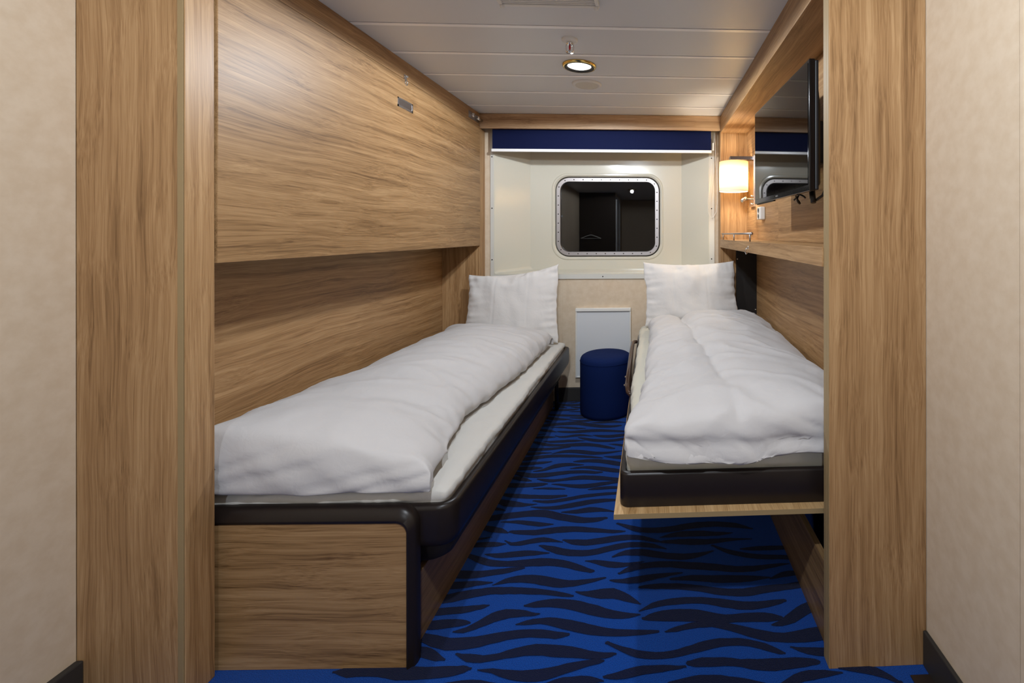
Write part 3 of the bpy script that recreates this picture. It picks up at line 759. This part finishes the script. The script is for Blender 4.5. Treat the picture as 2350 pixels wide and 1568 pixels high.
# ------------------------------------------------------------------ left bed
def left_bed():
    T = thing('single_bed', 'low dark brown framed bed on the left with wood end panel', 'bed', (-1.05, 2.3, 0))
    y0 = 1.366
    # wood end panel with rounded top corner
    bm = B(); out = rrect(-1.30, -0.712, 0.001, 0.420, 0.03, 8, (0, .03, 0, 0))
    sk = lambda x: (-.712 - x) / .536 * .019 - .010     # the end stands a touch out of square
    loft(bm, [[(x, y0 + sk(x), z) for x, z in out], [(x, y0 + sk(x) + .02, z) for x, z in out]], smooth=False)
    obj('end_panel', bm, wood('wood_end', 0, 27.0, (100, 72, 42), (150, 116, 76), (180, 146, 104)), T, label='wood grained end panel')
    # rounded plastic edging around it
    bm = B()
    def edge_loop(y, x1, z1, r, t):
        o_ = rrect(-1.2435, x1, 0, z1, r, 10, (0, r, 0, 0))
        return o_
    outer = [(-1.30, .461), (-.742, .461)] + [(-.742 + .055 * math.sin(t), .406 + .055 * math.cos(t)) for t in [i * math.pi / 20 for i in range(1, 11)]] + [(-.687, .0)]
    inner = [(-1.30, .4215), (-.742, .4215)] + [(-.742 + .0315 * math.sin(t), .390 + .0315 * math.cos(t)) for t in [i * math.pi / 20 for i in range(1, 11)]] + [(-.7105, .0)]
    # bevelled cross-section: (offset outward 0..1, y)
    sect = [(0.0, y0 - .002), (0.15, y0 - .006), (.30, y0 - .006), (.62, y0 + .002), (.88, y0 + .008), (1.0, y0 + .018), (1.0, y0 + .034), (0.0, y0 + .034)]
    loops = []
    for q, (a, b) in enumerate(zip(inner, outer)):
        L_ = []
        for s, y in sect:
            x = a[0] + (b[0] - a[0]) * s; z = a[1] + (b[1] - a[1]) * s
            L_.append((x, y + sk(x), z))
        loops.append(L_)
    loft(bm, loops)
    obj('end_edging', bm, BROWN, T, smooth=True, auto=35)
    # moulded tray: rounded corner at the foot, lip on top
    x1, zf = -.592, .449
    def plan(d, z, yy=1.388, r=.055):
        return [(x, y, z) for x, y in rrect(-1.503 + 0 * d, x1 - d, yy + d, 3.335 - d, r, 8, (max(r - d, .005), .03, 0, 0))]
    bm = B()
    loft(bm, [plan(.035, .318), plan(.012, .322), plan(.004, .33), plan(0, .35), plan(0, zf - .014), plan(.003, zf - .005), plan(.010, zf), plan(.022, zf), plan(.028, zf - .006), plan(.030, zf - .03)], cap0=True, cap1=True)
    obj('tray', bm, BROWN, T, smooth=True, auto=50)
    bm = B()
    def plan2(d, z): return [(x, y, z) for x, y in rrect(-1.45, -.628 - d, 1.44 + d, 3.25, .06, 8, (.05, .05, 0, 0))]
    loft(bm, [plan2(.055, .226), plan2(.03, .232), plan2(.01, .25), plan2(0, .28), plan2(0, .318)])
    obj('under_tray', bm, mat('dark_brown_rough', srgb(34, 28, 25), .7, bump=(120, .4, .002)), T, smooth=True, auto=50)
    obj('plinth', bx(-1.45, -.75, 1.47, 3.30, 0.001, .24), BLACKM, T)
    bm = B(); tube(bm, [(-.68, 3.30, .003), (-.68, 3.30, .30)], .014, 12); obj('leg', bm, BLACKM, T)
left_bed()
mattress('mattress', 'white sheeted mattress under the duvet in the left bed', -1.503, -.624, 1.412, 3.30, .425, .4865, SHEET, .022, 'R', 2.0, .450)

def sheet_flaps():
    pass

def blunt(d, r, p=.9):
    """squeeze the thin rim of a puffed edge so that the edge stands up round and full"""
    return d if d >= r else (r * (max(d, 0) / r) ** (1 + p) if d > 0 else d * .2)
def warp_left(x, y, z):
    fy, zb = 1.372, .487
    d = y - 1.345
    h = z - zb
    k = 1.22 + .35 * math.exp(-(d / .30) ** 2)
    h = h * k if h > 0 else h * .4
    y2 = fy + blunt(d, .19, 1.1) + .03 * max(0, 1 - d / .25) * (1 - max(0, 1 - d / .25)) if d < .25 else fy + d
    xr = -.672 - .050 * math.exp(-((y - 1.95) / .55) ** 2) + .014 * noise.noise(Vector((y * 5.5, 3.3, 0))) + .006 * noise.noise(Vector((y * 17, 1.3, 0)))
    xr += .030 * max(0, 1 - d / .3)
    e = -.668 - x
    x2 = xr - blunt(max(e, 0) * .97, .15, .8)
    if x2 < -1.2: x2 = -1.2 + (x2 + 1.2) * (.305 / .29)
    top = max(0, min(1, h / .05))
    u = x2 + 1.1
    # ripples across the bed, strongest towards the open side
    rip = .011 * noise.noise(Vector((x2 * 1.6 + y * .7, y * 8.5 - x2 * 2.0, 4.2))) + .009 * crease(x2 * 2.0 + y * .5, y * 6.0 - x2 * 1.6, 7.7, 3.2) * (.45 + .55 * min(1, max(0, (x2 + 1.35) / .5)))
    rip += .004 * noise.noise(Vector((x2 * 9, y * 20, 1.1))) * min(1, max(0, (x2 + 1.05) / .25))
    h += rip * top
    # front drape: hanging folds
    if d < .10:
        g = (1 - d / .10)
        y2 += g * (.013 * noise.noise(Vector((x2 * 8 + h * 9, h * 7, 2.2))) + .010 * crease(x2 * 4 - h * 16, h * 5, 6.1, 2.6))
        h -= g * (.004 + .010 * noise.noise(Vector((x2 * 4.2, 8.1, 0)))) * (1 - top * .5)
    y2 = fy + (y2 - fy) * .90
    side = max(0, 1 - (xr - x2) / .07)
    x2 += side * (.008 * noise.noise(Vector((y * 13, h * 14, 3.0))) + .008 * crease(y * 9, h * 7 + y * 3, 2.0, 2.8))
    return (max(x2, -1.509), y2, zb + max(h, -.012 if d < .05 else .0005))
soft('duvet', 'long white duvet lying on the left bed beside the wall', 'duvet', DUVET_LEFT, warp_left, (-1.1, 2.3, .487))
soft('pillow', 'white pillow propped at the head of the left bed, one pointed corner up', 'pillow', PILLOW_A,
     pillow_warp((-1.283, 3.275, .972), (-.664, 3.315, 1.043), (-.648, 3.215, .500), (-1.312, 3.215, .500), .70, .014, 1), (-1.0, 3.24, .50), PILLOWCASE)

# ------------------------------------------------------------------ right bed
def right_bed():
    T = thing('fold_down_bed', 'dark framed fold-down bed on the right standing clear of the carpet', 'bed', (.33, 2.3, .41))
    bm = bx(-.112, .779, 1.355, 3.32, .4145, .4295)
    obj('base_board', bm, wood('wood_base', 1, 31.0, (140, 106, 66), (186, 150, 104), (214, 180, 134)), T, bevel=.001, label='pale wood base board')
    obj('board_edge', bx(-.112, .779, 1.3535, 1.355, .4148, .4293), EDGE, T)
    def plan(d, z):
        return [(x, y, z) for x, y in rrect(-.097 + d, .7785, 1.384 + d, 3.325, .03, 8, (0, 0, .02, max(.028 - d, .004)))]
    bm = B(); zt = .5345
    loft(bm, [plan(.003, .4298), plan(0, .436), plan(0, zt - .008), plan(.003, zt - .002), plan(.008, zt), plan(.016, zt), plan(.020, zt - .02)])
    obj('frame', bm, BROWN, T, smooth=True, auto=50)
    bm = B()
    pts = [(-.100, 2.28, .455), (-.116, 2.30, .463), (-.124, 2.36, .478), (-.124, 2.55, .503), (-.124, 2.85, .535), (-.122, 2.98, .548), (-.112, 3.02, .548), (-.098, 3.03, .545)]
    tube(bm, pts, [.012, .013, .015, .014, .013, .013, .012, .011], 12)
    g = obj('grab_bar', bm, BUMPER, T, label='glossy brown grab bar')
    for y, z in ((2.36, .478), (2.46, .49)):
        obj('screw', lathe(B(), [(0, -.006), (.006, -.004), (.007, 0)], (-.138, y, z), 'X', 12), CHROME, g)
right_bed()
mattress('mattress', 'cream sheeted mattress in the raised right bed', -.078, .776, 1.411, 3.31, .515, .600, CREAMSHEET, .03, 'L', 7.0, .535)
def warp_right(x, y, z):
    fy, zb = 1.350, .600
    d = y - 1.345
    h = z - zb
    k = 1.0 + .10 * math.exp(-(d / .30) ** 2)
    h = h * k if h > 0 else h * .4
    y2 = fy + blunt(d, .17, 1.1) if d < .17 else fy + d
    xl = -.012 - .062 * math.exp(-((y - 1.42) / .28) ** 2) - .012 * math.exp(-((y - 2.0) / .4) ** 2) + .010 * noise.noise(Vector((y * 6, 5.3, 0))) + .005 * noise.noise(Vector((y * 18, 2.3, 0)))
    xl += .05 * max(0, 1 - d / .035) ** 2
    e = x - (-.045 + .03 * (y - 1.4) / 1.9)
    x2 = xl + blunt(max(e, 0), .13, .7)
    x2 += (.775 - .735) * min(1, max(0, (x - .2) / .5))
    top = max(0, min(1, h / .05))
    xc = .27 - .045 * (y - 1.4) + .012 * noise.noise(Vector((y * 4, 1, 1)))
    # lengthwise crease where the folded halves meet
    h -= (.020 * math.exp(-((x2 - xc) / .055) ** 2) + .012 * math.exp(-((x2 - xc) / .014) ** 2)) * top * min(1, max(.35, (y - 1.5) / .4)) * (1 + .5 * noise.noise(Vector((y * 5, 7, 7))) + .8 * max(0, (y - 2.6) / .7))
    rip = .010 * noise.noise(Vector((x2 * 2.0, y * 7.5 + abs(x2 - xc) * 4, 14.2))) + .008 * crease(x2 * 2.2, y * 5.0 + abs(x2 - xc) * 4.5, 17.7, 3.2)
    rip += .0035 * noise.noise(Vector((x2 * 10, y * 18, 11.1)))
    h += rip * top
    if d < .10:
        g = (1 - d / .10)
        y2 += g * (.012 * noise.noise(Vector((x2 * 7, h * 9, 12.2))) + .012 * crease(x2 * 5 + h * 12, h * 6, 16.1, 2.8))
        y2 += .016 * math.exp(-((h - .050) / .009) ** 2) * g                      # stitched seam across the foot
        hang = .046 + .012 * math.sin((x2 - .02) * 10.5) + .012 * noise.noise(Vector((x2 * 5, 3, 3)))
        h -= hang * g * g * (1 - min(1, max(0, h) / .10))
    y2 = fy + (y2 - fy) * .90
    side = max(0, 1 - (x2 - xl) / .07)
    x2 += side * (.007 * noise.noise(Vector((y * 12, h * 14, 13.0))) - .006 * crease(y * 9, h * 7 + y * 3, 12.0, 2.8))
    if h < 0 and d < .06: y2 = min(y2, 1.374)
    q = min(1, max(0, (1.394 - y2) / .022)); lo = .0005 - .062 * q * q * (3 - 2 * q)
    return (min(x2, .778), y2, zb + max(h, lo))
soft('duvet', 'long white duvet with a lengthwise crease on the right bed', 'duvet', DUVET_RIGHT, warp_right, (.33, 2.3, .60))
soft('pillow', 'white pillow standing against the outer wall on the right bed', 'pillow', PILLOW_B,
     pillow_warp((-.062, 3.27, 1.057), (.602, 3.29, 1.063), (.632, 3.205, .612), (-.040, 3.205, .612), .70, .004, 2), (.28, 3.24, .60), PILLOWCASE)

# ------------------------------------------------------------------ stool and wall panel
def stool():
    T = thing('pouf_stool', 'round navy blue upholstered pouf on the carpet between the beds', 'stool', (-.322, 3.250, 0))
    r, h = .181, .416
    prof = [(0, .004), (r - .02, .004), (r - .004, .010), (r, .028), (r, .12), (r, .25), (r, h - .045), (r - .003, h - .028), (r - .010, h - .016), (r - .026, h - .006), (r - .06, h - .001), (0, h + .001)]
    obj('body', lathe(B(), prof, (-.322, 3.250, 0), seg=72), STOOL, T, smooth=True)
    obj('top_seam', lathe(B(), [(r + .0008, h - .047), (r + .002, h - .044), (r + .0008, h - .041)], (-.322, 3.250, 0), seg=72), STOOL, T)
    for a in range(4):
        t = a * math.pi / 2 + .6
        obj('glide', lathe(B(), [(0, 0), (.015, 0), (.015, .006)], (-.322 + .14 * math.cos(t), 3.250 + .14 * math.sin(t), 0), seg=12), BLACKM, T)
stool()
def wall_panel():
    T = thing('convector_panel', 'white metal panel on the outer wall behind the navy stool', 'wall panel', (-.362, YB, .182))
    x0, x1, z0, z1 = -.570, -.155, .182, .703
    obj('face', bx(x0 + .01, x1 - .01, YB - .020, YB - .001, z0 + .006, z1 - .026), GREYWHITE, T, bevel=.002)
    bm = B(); box(bm, x0, x0 + .01, YB - .026, YB - .001, z0, z1 - .004); box(bm, x1 - .01, x1, YB - .026, YB - .001, z0, z1 - .004); box(bm, x0 + .01, x1 - .01, YB - .026, YB - .001, z0, z0 + .008)
    obj('rim', bm, WHITEPLASTIC, T, bevel=.002)
    obj('top_cap', bx(x0, x1, YB - .030, YB - .001, z1 - .024, z1), WHITEPLASTIC, T, bevel=.003)
    obj('gap', bx(x0 + .012, x1 - .012, YB - .0215, YB - .02, z1 - .028, z1 - .0245), SCREW, T)
wall_panel()

# ------------------------------------------------------------------ television
def television():
    T = thing('television', 'black flat screen television mounted in the niche above the right bed', 'television', (.56, 1.93, 1.41))
    yn, yf, zb, zt = 1.56, 2.30, 1.411, 1.872
    def X(y): return .527 + (.549 - .527) * (yf - y) / (yf - yn)
    def slab(bm, y0, y1, z0, z1, d0, d1, mi=0):
        v = [bm.verts.new((X(y) + d, y, z)) for d in (d0, d1) for y in (y0, y1) for z in (z0, z1)]
        for f in ((0, 1, 3, 2), (4, 6, 7, 5), (0, 4, 5, 1), (2, 3, 7, 6), (0, 2, 6, 4), (1, 5, 7, 3)): bm.faces.new([v[i] for i in f]).material_index = mi
        return bm
    obj('bezel', slab(B(), yn, yf, zb, zt, .001, .022), TVBLACK, T, bevel=.003, seg=3)
    obj('screen', slab(B(), yn + .012, yf - .010, zb + .022, zt - .012, -.0003, .003), TVSCREEN, T)
    bm = B()
    slab(bm, yn + .002, yf - .002, zb + .003, zt - .003, .022, .036)
    obj('rear_shell', bm, TVBACK, T, bevel=.004)
    bm = B(); lo = [(yn + .02, zb + .01), (yf - .02, zb + .01), (yf - .02, zt - .055), (yn + .02, zt - .055)]; hi = [(yn + .08, zb + .03), (yf - .08, zb + .03), (yf - .08, zt - .14), (yn + .08, zt - .14)]
    loft(bm, [[(X(y) + .036, y, z) for y, z in lo], [(X(y) + .072, y, z) for y, z in hi]], smooth=False)
    obj('rear_bulge', bm, TVBACK, T, bevel=.006)
    obj('wall_bracket', bx(.612, .712, 1.82, 2.04, 1.55, 1.72), BLACKM, T, bevel=.003)
    bm = B()
    slab(bm, yf - .30, yf - .02, zb - .004, zb + .001, .006, .016); obj('sensor_strip', bm, TVBACK, T)
    bm = B(); slab(bm, yn + .36, yn + .385, zb + .009, zb + .015, -.0008, .001); obj('badge', bm, mat('badge_grey', srgb(120, 122, 126), .3, .8), T)
    bm = B()
    pts = []
    for i in range(28):
        t = i / 27 * math.pi * 3.0
        pts.append((.60 + .012 * math.sin(i * .5), 1.86 + .032 * math.cos(t) - .002 * i, 1.402 + .018 * math.sin(t)))
    tube(bm, pts, .0035, 8); obj('cable', bm, BLACKM, T)
    bm = B(); tube(bm, [(.61, 1.72, 1.43), (.605, 1.70, 1.395), (.61, 1.66, 1.385), (.62, 1.62, 1.40), (.63, 1.60, 1.44)], .005, 8); tube(bm, [(.60, 1.67, 1.42), (.60, 1.66, 1.375)], .010, 10)
    obj('plug', bm, BLACKM, T)
television()

def socket():
    T = thing('power_socket', 'white double power socket on the niche back below the television', 'socket', (.713, 2.86, 1.39))
    obj('housing', bx(.678, .7128, 2.815, 2.900, 1.350, 1.432), WHITEPLASTIC, T, bevel=.008, seg=4)
    for z in (1.372, 1.410):
        f = obj('socket_well', lathe(B(), [(.016, -.002), (.0145, -.002), (.014, .0), (0, .0)], (.678, 2.858, z), 'X', 24), mat('well_grey', srgb(170, 168, 160), .5), T)
        for dy in (-.006, .006): obj('pin_hole', lathe(B(), [(0, -.0015), (.0025, -.001), (.0025, .001)], (.6785, 2.858 + dy, z), 'X', 10), BLACKM, f)
socket()

# ------------------------------------------------------------------ wall lamp
def wall_lamp():
    cx, cy, r, z0, z1 = .574, 3.15, .100, 1.556, 1.762
    T = thing('wall_lamp', 'lit wall lamp with cream drum shade in the niche corner', 'lamp', (.70, 3.15, 1.45))
    bm = B(); lathe(bm, [(r, z0), (r, z1), (r - .0015, z1), (r - .0015, z0), (r, z0)], (cx, cy, 0), seg=64)
    obj('lamp_shade', bm, SHADE, T, smooth=True)
    bm = B(); lathe(bm, [(r + .0008, z0), (r + .0008, z0 + .006), (r - .002, z0 + .006), (r - .002, z0), (r + .0008, z0)], (cx, cy, 0), seg=64)
    obj('shade_rim', bm, WHITEPLASTIC, T, smooth=True)
    obj('backplate', bx(.699, .7125, 3.085, 3.215, 1.448, 1.800), CHROME, T, bevel=.001)
    obj('arm', bx(.545, .712, 3.12, 3.18, 1.775, 1.798), mat('dark_chrome', (.16, .13, .12, 1), .25, 1.0), T, bevel=.001)
    bm = B(); tube(bm, [(cx, cy, 1.775), (cx, cy, 1.70)], .012, 12); obj('lamp_holder', bm, WHITEPLASTIC, T)
    s = obj('reading_light', tube(B(), [(.70, 3.12, 1.500), (.665, 3.11, 1.503), (.64, 3.10, 1.502)], .004, 10), CHROME, T)
    bm = B(); tube(bm, [(.652, 3.105, 1.506), (.618, 3.09, 1.487)], .012, 16); obj('spot_head', bm, CHROME, s)
    for z in (1.522, 1.468): obj('switch_knob', lathe(B(), [(0, -.014), (.006, -.013), (.007, 0)], (.699, 3.11, z), 'X', 14), CHROME, T)
    L_ = bpy.data.lights.new('lamp_bulb', 'POINT'); L_.energy = LAMP_WATT; L_.color = LAMP_COLOR; L_.shadow_soft_size = .03
    b = bpy.data.objects.new('bulb', L_); col.objects.link(b); b.parent = T; b.location = Vector((cx, cy, 1.65)) - ROOT[T]
wall_lamp()

# ------------------------------------------------------------------ ceiling fittings
def downlight(x, y, watt, label):
    T = thing('downlight', label, 'ceiling light', (x, y, ZC), 'recessed ceiling downlights')
    obj('trim_ring', lathe(B(), [(.066, -.004), (.074, -.012), (.083, -.011), (.087, -.005), (.087, 0), (.064, 0)], (x, y, ZC), seg=56), GOLD, T)
    obj('inner_ring', lathe(B(), [(.068, -.009), (.0745, -.0125), (.0665, -.0115), (.0605, -.006), (.060, -.001), (.068, -.001)], (x, y, ZC), seg=56), BLACKM, T)
    obj('lamp_glass', lathe(B(), [(0, -.008), (.03, -.0075), (.052, -.006), (.061, -.002), (0, -.001)], (x, y, ZC), seg=48), BULB, T)
    L_ = bpy.data.lights.new('downlight_lamp', 'SPOT'); L_.shadow_soft_size = .03; L_.energy = watt; L_.color = DOWN_COLOR; L_.spot_size = math.radians(178); L_.spot_blend = .08
    b = bpy.data.objects.new('lamp', L_); col.objects.link(b); b.parent = T; b.location = (0, 0, -.042)
downlight(*DOWNLIGHTS[0], 'lit round downlight with brass ring between sprinkler and ceiling speaker')
downlight(*DOWNLIGHTS[1], 'lit round downlight in the ceiling in front of the beds')
downlight(*DOWNLIGHTS[2], 'lit round downlight in the ceiling by the cabin door')

def sprinkler():
    x, y = -.366, 2.069
    T = thing('fire_sprinkler', 'small ceiling fire sprinkler with red bulb and chrome frame', 'sprinkler', (x, y, ZC))
    obj('escutcheon', lathe(B(), [(.036, 0), (.036, -.006), (.030, -.012), (.012, -.014), (0, -.014)], (x, y, ZC), seg=36), WHITEPLASTIC, T)
    obj('collar', lathe(B(), [(.014, -.013), (.016, -.018), (.016, -.024), (.010, -.026), (0, -.026)], (x, y, ZC), seg=24), CHROME, T)
    bm = B()
    for s in (-1, 1): tube(bm, [(x + s * .014, y, ZC - .022), (x + s * .017, y, ZC - .032), (x + s * .016, y, ZC - .054), (x + s * .004, y, ZC - .058)], .0028, 8)
    obj('frame_arms', bm, CHROME, T)
    obj('glass_bulb', lathe(B(), [(0, -.026), (.004, -.028), (.0045, -.038), (.0035, -.046), (0, -.048)], (x, y, ZC), seg=16), RED, T)
    obj('deflector', lathe(B(), [(0, -.047), (.006, -.049), (.007, -.054), (.016, -.058), (.016, -.060), (0, -.061)], (x, y, ZC), seg=24), CHROME, T)
sprinkler()

def speaker():
    x, y = -.376, 2.683
    T = thing('ceiling_speaker', 'flat round white speaker in the ceiling beyond the downlight', 'speaker', (x, y, ZC))
    obj('rim', lathe(B(), [(.086, 0), (.085, -.004), (.076, -.009), (.067, -.010), (.066, -.006)], (x, y, ZC), seg=56), WHITEPLASTIC, T)
    obj('grille', lathe(B(), [(.066, -.0075), (.03, -.0085), (0, -.009)], (x, y, ZC), seg=56), mat('speaker_grille', srgb(206, 202, 192), .6), T)
speaker()

def vent():
    T = thing('air_vent', 'white perforated air vent on the ceiling, nearest the camera', 'vent', (-.384, 1.55, ZC))
    x0, x1, y0, y1 = -.571, -.197, 1.37, 1.752
    bm = B(); z = ZC - .016
    for a, b, c, d in ((x0, x1, y1 - .014, y1), (x0, x1, y0, y0 + .014), (x0, x0 + .014, y0 + .014, y1 - .014), (x1 - .014, x1, y0 + .014, y1 - .014)): box(bm, a, b, c, d, z, ZC)
    obj('frame', bm, WHITEPLASTIC, T, bevel=.003)
    bm = B(); k = 0
    yy = y0 + .02
    while yy < y1 - .02: box(bm, x0 + .014, x1 - .014, yy, yy + .006, z + .004, z + .008); yy += .012
    obj('grille', bm, WHITEPLASTIC, T); 
    for x in (x0 + .01, x1 - .012): obj('knob', lathe(B(), [(0, -.008), (.008, -.006), (.009, 0)], (x, y1 - .006, z), seg=16), WHITEPLASTIC, T)
vent()

# ------------------------------------------------------------------ the entry end of the cabin, seen only in the window's reflection
structure('wall_entry', bx(XWL - .06, -.76, YREAR - .08, YREAR, 0, ZC), mat('dark_wardrobe_front', srgb(62, 52, 44), .6, spec=.2))
structure('wall_corridor', bx(-.84, -.76, YEND, YREAR - .08, 0, ZC), BEIGE)
structure('wall_end', bx(-.84, XWR + .06, YEND - .06, YEND, 0, ZC), BEIGE)
def entry_door():
    T = thing('door_1', 'pale grey cabin door in its frame at the entry', 'door', (-.745, -2.95, 0)); T['kind'] = 'structure'
    bm = B(); box(bm, -.76, -.735, -2.50, -2.42, 0, 2.06); box(bm, -.76, -.735, -3.45, -3.37, 0, 2.06); box(bm, -.76, -.735, -3.45, -2.42, 2.0, 2.06)
    obj('door_frame', bm, DOORGREY, T, bevel=.003)
    obj('leaf', bx(-.758, -.748, -3.37, -2.50, .01, 2.0), DOORGREY, T, bevel=.003)
    bm = B(); tube(bm, [(-.748, -2.58, 1.04), (-.71, -2.58, 1.04), (-.70, -2.60, 1.04), (-.70, -2.69, 1.04)], .008, 10); obj('door_handle', bm, CHROME, T)
entry_door()
def hanger():
    T = thing('coat_hanger', 'pale coat hanger hung on a hook on the entry wall, mirrored in the window', 'hanger', (-1.27, YREAR + .03, 1.19))
    y = YREAR + .03; cx = -1.27
    bm = B(); pts = []
    for i in range(21):
        s = i / 20 * 2 - 1; pts.append((cx + .21 * s, y, 1.245 - .075 * abs(s) ** 1.3 - .0))
    tube(bm, pts, .010, 10); obj('shoulders', bm, WHITEPLASTIC, T)
    bm = B(); tube(bm, [(cx - .20, y, 1.172), (cx + .20, y, 1.172)], .005, 8); obj('trouser_bar', bm, WHITEPLASTIC, T)
    bm = B(); tube(bm, [(cx, y, 1.245), (cx, y, 1.28)] + [(cx + .016 * math.sin(t), y, 1.298 - .016 * math.cos(t)) for t in [k * .5 for k in range(1, 9)]], .0025, 8); obj('hook', bm, CHROME, T)
    bm = B(); tube(bm, [(cx, YREAR, 1.312), (cx, YREAR + .045, 1.312)], .005, 8); o = obj('coat_peg', bm, CHROME, loc=(cx, YREAR, 1.312)); tag(o, 'short chrome peg on the entry wall holding the hanger', 'peg')
hanger()
